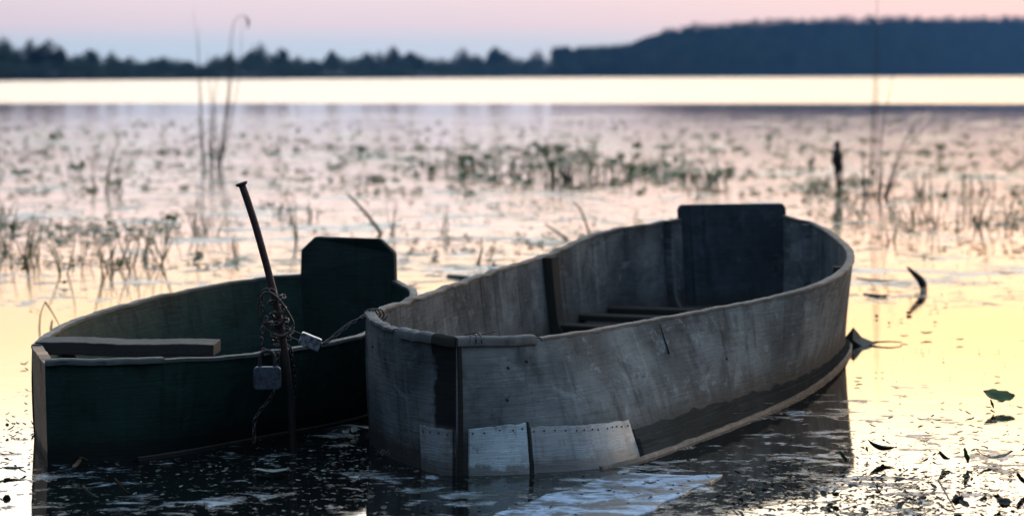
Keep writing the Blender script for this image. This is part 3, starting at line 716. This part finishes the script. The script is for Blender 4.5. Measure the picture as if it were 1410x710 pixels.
# ------------------------------------------------------------------ reeds and grasses
def blade(base, tip, bend, r, flat=True, n=10):
    """a tapering blade from base to tip, sagging by bend"""
    base, tip = Vector(base), Vector(tip); mid = base.lerp(tip, .55) + Vector(bend)
    pts = catmull([base, mid, tip], n); rads = [r * (1 - .85 * (i / (n - 1)) ** 1.5) for i in range(n)]
    if not flat: return tube(pts, rads, 5)
    vs, fs = [], []; a = random.uniform(-.7, .7); sd_ = Vector((math.cos(a), math.sin(a), 0))
    for i, p in enumerate(pts): vs += [p - sd_ * rads[i], p + sd_ * rads[i] , p + Vector((-sd_.y, sd_.x, 0)) * rads[i] * .35]
    for i in range(n - 1):
        for k in range(3): fs.append((i * 3 + k, i * 3 + (k + 1) % 3, (i + 1) * 3 + (k + 1) % 3, (i + 1) * 3 + k))
    return vs, fs
def clump(px, py, stems, label, name='reed_clump', cat='reeds', group=None, mat='darkreed'):
    """stems: (dpx0, dpx1, ytop, bend px, radius m [, mat]) measured from the clump's foot"""
    base = P(px, py); r = empty(name, base); d = base.y
    for s in stems:
        a, b, yt, bd_, rad = s[:5]; dd = d + random.uniform(-.25, .25); k = dd / F
        p0 = Vector(((px + a - 705) * k, dd, -.03)); p1 = PD(px + b, yt, dd + random.uniform(-.2, .2))
        v, f = blade(p0, p1, Vector((bd_ * k, 0, 0)), rad, flat=rad > .009)
        mesh('stem', v, f, M[s[5] if len(s) > 5 else mat], r)
    return tag(r, label, cat, group)
clump(290, 232, [(-10, -16, 35, -2, .008), (-9, -24, 10, 3, .006), (0, -4, 70, 2, .008), (2, 14, 75, -4, .009), (8, 30, 80, 3, .009), (12, 44, 20, 8, .007), (14, 32, 28, 4, .006), (10, 2, 120, 2, .009), (-4, -20, 150, -2, .009), (5, -10, 170, 0, .01), (12, 16, 160, 2, .01)],
      'tall thin reeds standing in the water left of centre, reaching above the far trees')
hk = [o for o in C.objects if o.name == 'reed_clump'][0]; dh = P(290, 232).y
mesh('stem', *tube(catmull([P(303, 234), PD(314, 120, dh), PD(317, 60, dh), PD(324, 28, dh), PD(334, 21, dh), PD(341, 27, dh), PD(342, 36, dh)], 30), [.008 - .005 * i / 29 for i in range(30)], 5), M['darkreed'], hk)
mesh('seed_plume', *tube([PD(338, 22, dh), PD(342, 30, dh), PD(341, 40, dh)], [.004, .018, .005], 6), M['darkreed'], hk)
clump(1205, 272, [(-8, 4, -30, 1, .0075), (-2, 4, 40, 2, .0065), (4, 26, 100, -6, .008), (10, 75, 140, -8, .008), (12, 95, 150, -16, .007), (-14, -18, 210, 0, .01), (6, 12, 215, 0, .01), (14, 40, 220, 0, .009), (-6, -30, 235, 2, .009)],
      'tall dark reeds behind the stern of the grey boat, rising past the hill')
clump(150, 262, [(-6, 14, 188, -4, .009), (-2, 10, 200, -2, .010), (2, 18, 205, 3, .009), (4, 30, 225, 3, .008), (-20, -22, 222, 0, .01), (10, 22, 220, 0, .010), (-12, -30, 236, 0, .010), (20, 12, 245, 0, .011)], 'leaning sedge clump at the far left, higher up than the other sedges', mat='blade')
def tufts(spec, label, group, mats=('blade', 'blade', 'blade', 'darkreed', 'straw'), name='sedge_tuft'):
    for (px, py, hpx, n, w, *lb) in spec:
        rnd = random.Random(int(px * 7 + py)); st_ = []
        for k in range(n):
            a = rnd.uniform(-w, w); b = a + rnd.uniform(-.35, .35) * hpx; rad = rnd.uniform(.5, 1.1) * (py - YH > 180 and .006 or .012)
            st_.append((a, b, py - hpx * rnd.uniform(.45, 1.0), rnd.uniform(-4, 4), rad, rnd.choice(mats)))
        clump(px, py, st_, lb[0] if lb else label, name, 'sedge', group)
tufts([(20, 352, 70, 9, 26), (8, 345, 78, 5, 6, 'tallest sedge tuft at the left edge of the picture'), (88, 378, 74, 3, 3, 'single dark green sedge stalk with a black foot on the left'), (150, 372, 78, 7, 14), (170, 368, 70, 6, 16),
       (222, 362, 86, 5, 6, 'leaning green sedge tuft between the left edge and the iron stake'), (205, 355, 62, 6, 14), (40, 362, 60, 6, 16), (265, 310, 62, 2, 3), (120, 366, 42, 7, 22), (0, 300, 40, 4, 10),
       (235, 330, 40, 5, 12), (285, 325, 58, 8, 16), (385, 300, 60, 5, 8), (408, 330, 80, 3, 3), (540, 320, 52, 3, 4), (612, 322, 44, 5, 5, 'short forked green tuft above the rim of the grey boat'), (660, 360, 50, 3, 8),
       (330, 350, 40, 4, 10), (440, 300, 30, 5, 14)],
      'thin green sedge tuft in the shallow water left of the grey boat', 'sedge tufts on the left')
tufts([(1270, 305, 55, 7, 14), (1300, 312, 50, 8, 22), (1365, 312, 62, 10, 20), (1240, 300, 40, 8, 24), (1330, 300, 34, 7, 22), (1395, 305, 40, 6, 14), (1130, 262, 26, 7, 16), (1180, 300, 42, 9, 22), (1285, 268, 34, 8, 26), (1350, 262, 30, 8, 30), (1225, 330, 36, 4, 8)],
      'thin green sedge tuft behind the stern of the grey boat on the right', 'sedge tufts on the right')
tufts([(630, 232, 24, 8, 14), (660, 236, 28, 7, 16), (700, 240, 36, 10, 18), (735, 246, 46, 12, 20), (770, 250, 50, 13, 20), (800, 248, 44, 10, 20), (830, 244, 34, 8, 18), (860, 242, 38, 9, 16), (900, 240, 28, 7, 18), (945, 250, 32, 9, 16), (985, 252, 38, 10, 14), (965, 262, 28, 7, 18)],
      'green water plants in the dense patch out on the lake', 'water plants in the middle patch', mats=('blade', 'blade', 'darkreed'), name='water_plant')

# raised lily leaves on stalks, out in the same water
def disc_leaf(c, r, tilt, yaw, rnd, n=9, cup=.25):
    vs = [Vector((0, 0, -cup * r))]; fs = []
    for k in range(n):
        a = 2 * math.pi * k / n + .2; rr = r * rnd.uniform(.75, 1.15) * (.45 if k == 0 else 1); vs.append(Vector((math.cos(a) * rr, math.sin(a) * rr, rnd.uniform(-.1, .25) * r)))
    for k in range(n): fs.append((0, 1 + k, 1 + (k + 1) % n))
    m_ = Matrix.Translation(c) @ Matrix.Rotation(yaw, 4, 'Z') @ Matrix.Rotation(tilt, 4, 'X'); return [m_ @ v for v in vs], fs
LILY = [(77, 188, 8), (35, 190, 6), (52, 183, 5), (103, 231, 12), (98, 212, 6), (162, 186, 5), (225, 175, 6), (243, 207, 6), (190, 208, 6), (385, 210, 9), (423, 195, 6), (240, 298, 10), (565, 182, 7), (636, 181, 7), (683, 192, 6), (719, 184, 7), (605, 195, 6),
        (745, 202, 12), (770, 205, 10), (700, 205, 8), (820, 203, 6), (856, 214, 8), (880, 202, 12), (914, 202, 7), (940, 215, 6), (640, 218, 10), (670, 215, 8), (760, 225, 10), (800, 222, 9), (545, 205, 6), (475, 200, 5), (1297, 204, 9), (1002, 182, 6),
        (1060, 190, 6), (1080, 218, 7), (1118, 222, 8), (1205, 240, 6), (385, 288, 7), (400, 300, 5), (20, 310, 8), (85, 310, 7), (1330, 190, 6), (1255, 178, 6), (1140, 180, 6), (900, 225, 7), (985, 215, 7), (590, 225, 7)]
for i, (px, py, rp) in enumerate(LILY):
    rnd = random.Random(i); hgt = rnd.uniform(.05, .16); c = P(px, py + 7, 0); d = c.y; cc = PD(px, py, d); cc.z = max(.04, cc.z); r = empty('lily_leaf', drop(c, 0)); rad = rp / F * d * .8
    nl = 1 if rp < 8 else 3; Ls = []
    for k in range(nl): Ls.append(disc_leaf(cc + Vector((rnd.uniform(-1, 1) * rad * (nl > 1), rnd.uniform(-.2, .2), rnd.uniform(-.3, .3) * rad)), rad * rnd.uniform(.6, .9), rnd.uniform(.3, 1.1), rnd.uniform(0, 6.28), rnd))
    [mesh('leaf_blade', *l_, M['pad'], r, smooth=False) for l_ in Ls]; mesh('stalk', *tube([drop(c, -.03), c.lerp(cc, .6), cc], [.008, .006, .004], 5), M['blade'], r)
    reg = 'at the far left' if px < 130 else 'left of the tall reeds' if px < 270 else 'between the tall reeds and the middle patch' if px < 600 else 'in the middle patch' if px < 960 else 'behind the stern of the grey boat'
    tag(r, '%s green lily leaf raised on its stalk, %s' % ('broad' if rp > 7 else 'small', reg), 'lily leaf', 'raised lily leaves ' + reg)
# dark seed head on a stalk
b0 = P(1153, 264); sh = empty('seed_head', b0); k = b0.y / F
prf = [(264, .9), (250, 2.5), (240, 3), (230, 5.5), (222, 8), (214, 8), (208, 6), (204, 3.5), (200, 5), (196, 3.5), (193, .8)]
pts = [PD(1153 + (1 if i % 2 else -1) * .8, y_, b0.y) for i, (y_, _) in enumerate(prf)]; pts[0].z = -.05
mesh('pod', *tube(pts, [w_ * k for _, w_ in prf], 9), M['deadleaf'], sh); mesh('stem', *tube([pts[0] + Vector((.03, 0, 0)), pts[4] + Vector((.05, 0, -.02))], .012, 5), M['darkreed'], sh)
tag(sh, 'dark upright seed head with a swollen middle, standing just left of the tall right reeds', 'seed head')

# pale leaning blades and sticks
def single(pts, rad, mat, name, label, cat):
    o = mesh(name, *tube(catmull(pts, 16), [rad * (1 - .5 * i / 15) for i in range(16)], 6), M[mat]); return tag(o, label, cat)
dd = P(520, 322).y; single([PD(525, 322, dd), PD(505, 295, dd), PD(480, 268, dd)], .014, 'blade', 'leaning_reed', 'pale thick reed blade leaning left behind the green boat', 'reed')
dd = P(810, 322).y; single([PD(812, 322, dd), PD(800, 290, dd), PD(790, 278, dd)], .010, 'blade', 'leaning_reed', 'short leaning reed blade above the far rim of the grey boat', 'reed')
dd = P(780, 330).y; single([PD(782, 330, dd), PD(768, 320, dd), PD(750, 308, dd)], .010, 'straw', 'leaning_reed', 'straw coloured blade lying low above the far rim of the grey boat', 'reed')
dd = P(55, 452).y; single([PD(54, 455, dd), PD(56, 432, dd), PD(63, 414, dd)], .004, 'straw', 'bent_stem', 'upright leg of a snapped stem behind the bow of the green boat', 'stem')
single([PD(62, 415, dd), PD(72, 430, dd), PD(82, 448, dd)], .004, 'straw', 'bent_stem', 'folded down leg of a snapped stem behind the bow of the green boat', 'stem')
dd = P(70, 452).y; single([PD(70, 453, dd), PD(71, 446, dd), PD(72, 440, dd)], .006, 'darkreed', 'bent_stem', 'short stub beside the snapped stem behind the green boat', 'stem')
single([P(618, 381), P(640, 382, .01), P(652, 384, .012), P(664, 390)], .016, 'deadleaf', 'floating_stick', 'dark stick floating between the stern of the green boat and the grey rim', 'stick')
single([P(1180, 383), P(1215, 386, .004), P(1232, 384)], .005, 'darkreed', 'floating_stick', 'thin twig lying flat just right of the grey boat', 'stick')
single([P(1190, 405), P(1215, 407, .008), P(1222, 405)], .008, 'deadleaf', 'floating_stick', 'short dark twig below the thin flat twig right of the grey boat', 'stick')

# ------------------------------------------------------------------ near leaves
def leaf(c, L, Wd, yaw, tilt, roll, curl, fold, rnd, rag=.22):
    """a ragged leaf, curled along its length and folded on its midrib"""
    vs, fs = [], []; n, m = 10, 5
    for i in range(n):
        t_ = i / (n - 1); w = Wd * math.sin(math.pi * (t_ * .93 + .05)) ** .7; a = curl * (t_ - .5)
        x_ = L * (math.sin(a) / curl if abs(curl) > 1e-3 else (t_ - .5)); z_ = L * (1 - math.cos(a)) / curl if abs(curl) > 1e-3 else 0
        for j in range(m):
            s_ = (j / (m - 1) - .5) * 2; e = 1 + (rag * rnd.uniform(-1, 1) if j in (0, m - 1) else 0)
            vs.append(Vector((x_ + (rnd.uniform(-.03, .03) * L), s_ * w / 2 * e, z_ + abs(s_) * fold * w / 2 + rnd.uniform(-.03, .03) * Wd)))
    for i in range(n - 1):
        for j in range(m - 1): a = i * m + j; fs.append((a, a + 1, a + m + 1, a + m))
    mt = Matrix.Translation(c) @ Matrix.Rotation(yaw, 4, 'Z') @ Matrix.Rotation(tilt, 4, 'Y') @ Matrix.Rotation(roll, 4, 'X')
    return [mt @ v for v in vs], fs
def lf(px, py, wpx, hpx, mat, label, yaw=0, tilt=0, roll=0, curl=1.2, fold=.3, z=.006, n=1, name='leaf', cat='leaf', group=None, wide=.55):
    rnd = random.Random(px * 31 + py); c = P(px, py, 0); k = c.y / F; L = wpx * k; parts_ = []
    for i in range(n):
        o = Vector((rnd.uniform(-.5, .5) * L * (n > 1), rnd.uniform(-.5, .5) * L * (n > 1), 0))
        parts_.append(leaf(c + o + Vector((0, 0, z + hpx * k * .35)), L * (rnd.uniform(.18, .42) if n > 1 else 1), L * wide * (rnd.uniform(.2, .45) if n > 1 else 1), yaw + (rnd.uniform(0, 6.28) if n > 1 else 0), tilt + (rnd.uniform(-.5, .5) if n > 1 else 0), roll + (rnd.uniform(-1, 1) if n > 1 else 0), curl, fold, rnd))
    if n > 1:
        r_ = empty(name, c)
        for v, f in parts_: mesh('leaf', v, f, M[mat], r_).modifiers.new('thick', 'SOLIDIFY').thickness = .0012
        return tag(r_, label, cat, group)
    v, f = parts_[0]; ob = mesh(name, v, f, M[mat]); s_ = ob.modifiers.new('thick', 'SOLIDIFY'); s_.thickness = .0012
    return tag(ob, label, cat, group)
# the spiky leaf at the stern of the grey boat
c = P(1181, 474); k = c.y / F; vs = [c + Vector((-24 * k, 0, .004)), c + Vector((-6 * k, 0, 24 * k)), c + Vector((6 * k, .01, 10 * k)), c + Vector((26 * k, 0, 2 * k)), c + Vector((4 * k, -.06, -.002)), c + Vector((-8 * k, -.03, .02)), c + Vector((-10 * k, .05, .0)), c + Vector((8 * k, .06, .0))]
o = mesh('leaf', vs, [(0, 5, 1), (1, 5, 2), (2, 5, 4), (2, 4, 3), (0, 4, 5), (0, 1, 6), (1, 2, 6), (2, 7, 6), (2, 3, 7)], M['deadleaf'], smooth=False)
s_ = o.modifiers.new('thick', 'SOLIDIFY'); s_.thickness = .002; tag(o, 'dark pointed star shaped leaf floating against the stern end of the grey boat', 'leaf')
single([P(1200, 471, .008), P(1225, 470, .012), P(1242, 471, .008)], .004, 'deadleaf', 'leaf_stalk', 'thin stalk trailing right from the star shaped leaf', 'stalk')
lf(1245, 468, 12, 8, 'deadleaf', 'tiny dark leaf at the end of the trailing stalk'); lf(1276, 464, 18, 8, 'pad', 'small dark leaf right of the trailing stalk', yaw=.2); lf(1322, 472, 12, 6, 'amberleaf', 'small amber leaf, rightmost in the row beside the star shaped leaf')
# curled leaf standing further off
dd = P(1262, 400).y
o = mesh('curled_leaf', *tube(catmull([PD(1249, 367, dd), PD(1258, 376, dd), PD(1268, 386, dd), PD(1272, 397, dd), PD(1268, 403, dd - .1)], 20), [.002 + .018 * math.sin(math.pi * min(1, (i + 1) / 20)) for i in range(20)], 6), M['deadleaf']); tag(o, 'curled brown leaf standing out of the water, up and right of the star shaped leaf', 'leaf')
lf(1375, 560, 46, 26, 'pad', 'green crumpled leaf floating alone at the right', yaw=.1, tilt=.1, roll=.5, curl=1.3, wide=.6, n=1)
lf(1365, 566, 14, 20, 'pad', 'upright green flap beside the crumpled green leaf', yaw=.3, tilt=1.2, curl=.6)
lf(1212, 630, 44, 22, 'deadleaf', 'dark leaf folded to a peak on the bright water right of the grey boat', yaw=.15, tilt=.25, curl=1.6, fold=.9, wide=.3)
lf(1193, 628, 8, 20, 'deadleaf', 'narrow upright leaf tip left of the peaked leaf', yaw=.5, tilt=1.3, curl=.3)
lf(1298, 640, 24, 18, 'deadleaf', 'small twisted leaf left of the dark upright leaf', yaw=.4, tilt=.6, curl=1.8, fold=.6)
lf(1328, 642, 22, 34, 'pad', 'dark upright leaf between the twisted leaf and the ring shaped leaf', yaw=.2, tilt=1.35, curl=.8, wide=.8)
lf(1370, 637, 54, 10, 'deadleaf', 'long flat leaf curling like a ring at the right edge', yaw=.02, tilt=.0, curl=1.6, fold=.2, wide=.28)
lf(1159, 640, 20, 22, 'pad', 'small green leaf standing at the tip of the hull reflection', yaw=.3, tilt=1.0, curl=.9, wide=.9)
lf(1115, 624, 24, 10, 'deadleaf', 'flat brown leaf on the reflection of the grey boat', yaw=.1, curl=.9)
lf(1207, 683, 14, 26, 'deadleaf', 'little forked stalk standing below the peaked leaf', yaw=.2, tilt=1.3, curl=1.8, wide=.3)
lf(1345, 700, 74, 22, 'deadleaf', 'heap of dark leaves at the bottom right corner', n=7, curl=1.6, name='leaf_heap')
lf(1130, 688, 44, 16, 'deadleaf', 'heap of dark leaves at the bottom edge right of the pale board', n=8, curl=1.4, name='leaf_heap')
lf(1405, 675, 26, 30, 'deadleaf', 'dark leaf cut by the right edge of the picture', yaw=.4, tilt=.8, curl=1.2)
lf(1250, 698, 50, 8, 'deadleaf', 'flat dark leaf between the two bottom leaf heaps', yaw=.1, curl=.6, n=2)
single([P(1292, 660, .03), P(1302, 678, .02), P(1314, 699, .004)], .0032, 'deadleaf', 'leaf_stalk', 'thin slanting stalk rising from the bottom right leaf heap', 'stalk')
lf(22, 594, 26, 20, 'deadleaf', 'ragged black leaf clump on bright water left of the green boat', n=6, curl=1.6, name='leaf_heap')
lf(45, 592, 12, 14, 'deadleaf', 'small black leaf beside the bow of the green boat', yaw=.4, tilt=.9)
lf(18, 652, 30, 8, 'deadleaf', 'flat black leaf near the left edge below the ragged clump', yaw=.1, curl=.7)
lf(14, 672, 46, 22, 'pad', 'broad dark leaf at the lower left edge', yaw=.15, curl=.8, n=2)
lf(116, 650, 46, 30, 'amberleaf', 'amber leaf against the near corner of the green boat', yaw=.3, tilt=.4, roll=.4, curl=1.1, n=2)
lf(122, 692, 30, 24, 'paleleaf', 'pale curled leaf in the shadow below the amber leaf', yaw=.5, tilt=.7, curl=1.3)
lf(374, 658, 50, 12, 'paleleaf', 'pale flat leaf in the dark water below the iron stake', yaw=.05, curl=.8, wide=.4)
lf(165, 683, 28, 26, 'amberleaf', 'dim amber leaf right of the pale curled leaf', yaw=.4, tilt=.8, curl=1.0)
lf(90, 393, 24, 10, 'deadleaf', 'black leaf cluster at the foot of the single dark sedge stalk', n=3, curl=1.0); lf(116, 404, 12, 8, 'deadleaf', 'small black leaf right of the cluster at the sedge foot')
lf(1058, 575, 14, 14, 'pad', 'small green leaf stuck on the strake of the grey boat', z=.03, curl=1); lf(1015, 588, 14, 10, 'deadleaf', 'dark leaf stuck on the strake left of the green one', z=.03)
lf(530, 640, 26, 40, 'deadleaf', 'dead weed caught under the bow of the grey boat', n=7, curl=1.4, tilt=.6, name='leaf_heap')
lf(480, 600, 40, 12, 'paleleaf', 'pale leaf scraps in the dark gap between the boats', n=5, curl=.9, name='leaf_heap')
lf(895, 675, 18, 12, 'deadleaf', 'dark leaf lying on the pale wet board', z=.01)
for i in range(84):                                    # single small leaves that nothing tells apart
    rnd = random.Random(900 + i); px = rnd.choice([rnd.uniform(1180, 1405)] * 3 + [rnd.uniform(1000, 1160)]); py = 500 + 205 * rnd.random() ** .75
    if px < 1165: py = max(py, 645)
    lf(px, py, rnd.uniform(4, 11), 3, rnd.choice(['deadleaf', 'deadleaf', 'pad']), 'tiny dark leaf scrap on the bright water at the lower right', yaw=rnd.uniform(-.6, .6), tilt=rnd.uniform(-.5, .5), curl=rnd.uniform(.5, 1.6), group='leaf scraps on the bright water')

for i in range(16):
    rnd = random.Random(1200 + i); lf(rnd.uniform(3, 44), rnd.uniform(500, 700), rnd.uniform(4, 12), 4, rnd.choice(['deadleaf', 'deadleaf', 'pad']), 'tiny dark leaf scrap on the bright water at the lower left edge', yaw=rnd.uniform(-.6, .6), tilt=rnd.uniform(-.6, .6), curl=rnd.uniform(.5, 1.6), group='leaf scraps at the left edge')

# ------------------------------------------------------------------ uncountable floating weed
def weed(name, label, regions, mat, seed):
    rnd = random.Random(seed); L = []
    for (x0, x1, y0, y1, n, s0, s1, up) in regions:
        for _ in range(n):
            px, py = rnd.uniform(x0, x1), rnd.uniform(y0, y1)
            c = P(px, py)
            if noise.noise(Vector((c.x * .9, c.y * .45, seed))) < rnd.uniform(-.35, .25): continue
            s = rnd.uniform(s0, s1); m_ = rnd.randint(5, 7); o = []
            yaw = rnd.uniform(0, 6.28); el_ = rnd.uniform(.35, 1)
            tl = rnd.uniform(-up, up)
            for k in range(m_):
                a = 2 * math.pi * k / m_; r_ = s * rnd.uniform(.5, 1.1); xx, yy = math.cos(a) * r_, math.sin(a) * r_ * el_
                o.append(Vector((c.x + xx * math.cos(yaw) - yy * math.sin(yaw), c.y + xx * math.sin(yaw) + yy * math.cos(yaw), .004 + s * up * .3 + xx * tl + rnd.uniform(0, .25) * s)))
            L.append(([Vector((c.x, c.y, .003 + s * up * .35))] + o, [(0, 1 + k, 1 + (k + 1) % m_) for k in range(m_)]))
    v, f = merge(L); return tag(mesh(name, v, f, M[mat], smooth=False), label, 'water weed', kind='stuff')
weed('floating_weed', 'scattered green weed and lily pads floating out on the lake', [(-20, 1430, 165, 215, 1500, .03, .12, .12), (-20, 1430, 205, 270, 2200, .02, .09, .12), (450, 1010, 200, 250, 900, .03, .10, .4), (-20, 1430, 270, 350, 1500, .01, .045, .12), (-20, 330, 300, 370, 900, .015, .04, .4), (1100, 1430, 230, 320, 700, .015, .05, .3)], 'pad', 1)
weed('floating_debris', 'dark leaf litter floating round the boats', [(-20, 1430, 640, 720, 700, .002, .011, .5), (60, 520, 600, 712, 700, .002, .010, .5), (1165, 1430, 480, 712, 300, .002, .007, .4), (1165, 1430, 590, 712, 420, .002, .012, .5), (1000, 1300, 650, 712, 260, .003, .014, .6), (-20, 60, 560, 712, 40, .004, .014, .5), (-20, 450, 360, 450, 60, .01, .02, .4), (1180, 1430, 330, 450, 90, .008, .02, .4), (930, 1180, 600, 712, 120, .004, .012, .5), (560, 800, 330, 400, 90, .01, .04, .3)], 'deadleaf', 2)
weed('floating_film_scraps', 'pale scraps of film floating in the shadow of the boats', [(70, 520, 630, 712, 120, .002, .010, .15), (420, 510, 570, 660, 120, .002, .010, .15), (980, 1180, 610, 712, 120, .002, .010, .1)], 'paleleaf', 3)

# ------------------------------------------------------------------ evening haze over the lake
hm = bpy.data.materials.new('haze'); hm.use_nodes = True; t = hm.node_tree; t.nodes.clear(); ho = nd(t, 'ShaderNodeOutputMaterial'); pv = nd(t, 'ShaderNodeVolumePrincipled')
pv.inputs['Color'].default_value = (.13, .34, .70, 1); pv.inputs['Density'].default_value = .00021; pv.inputs['Anisotropy'].default_value = 0; t.links.new(pv.outputs[0], ho.inputs['Volume'])
v, f = box(Vector((0, 980, 55)), Vector((1, 0, 0)), Vector((0, 1, 0)), Vector((0, 0, 1)), 1500, 1080, 57)
tag(mesh('haze', v, f, hm, smooth=False), 'thin blue evening haze over the lake', 'haze', kind='stuff')
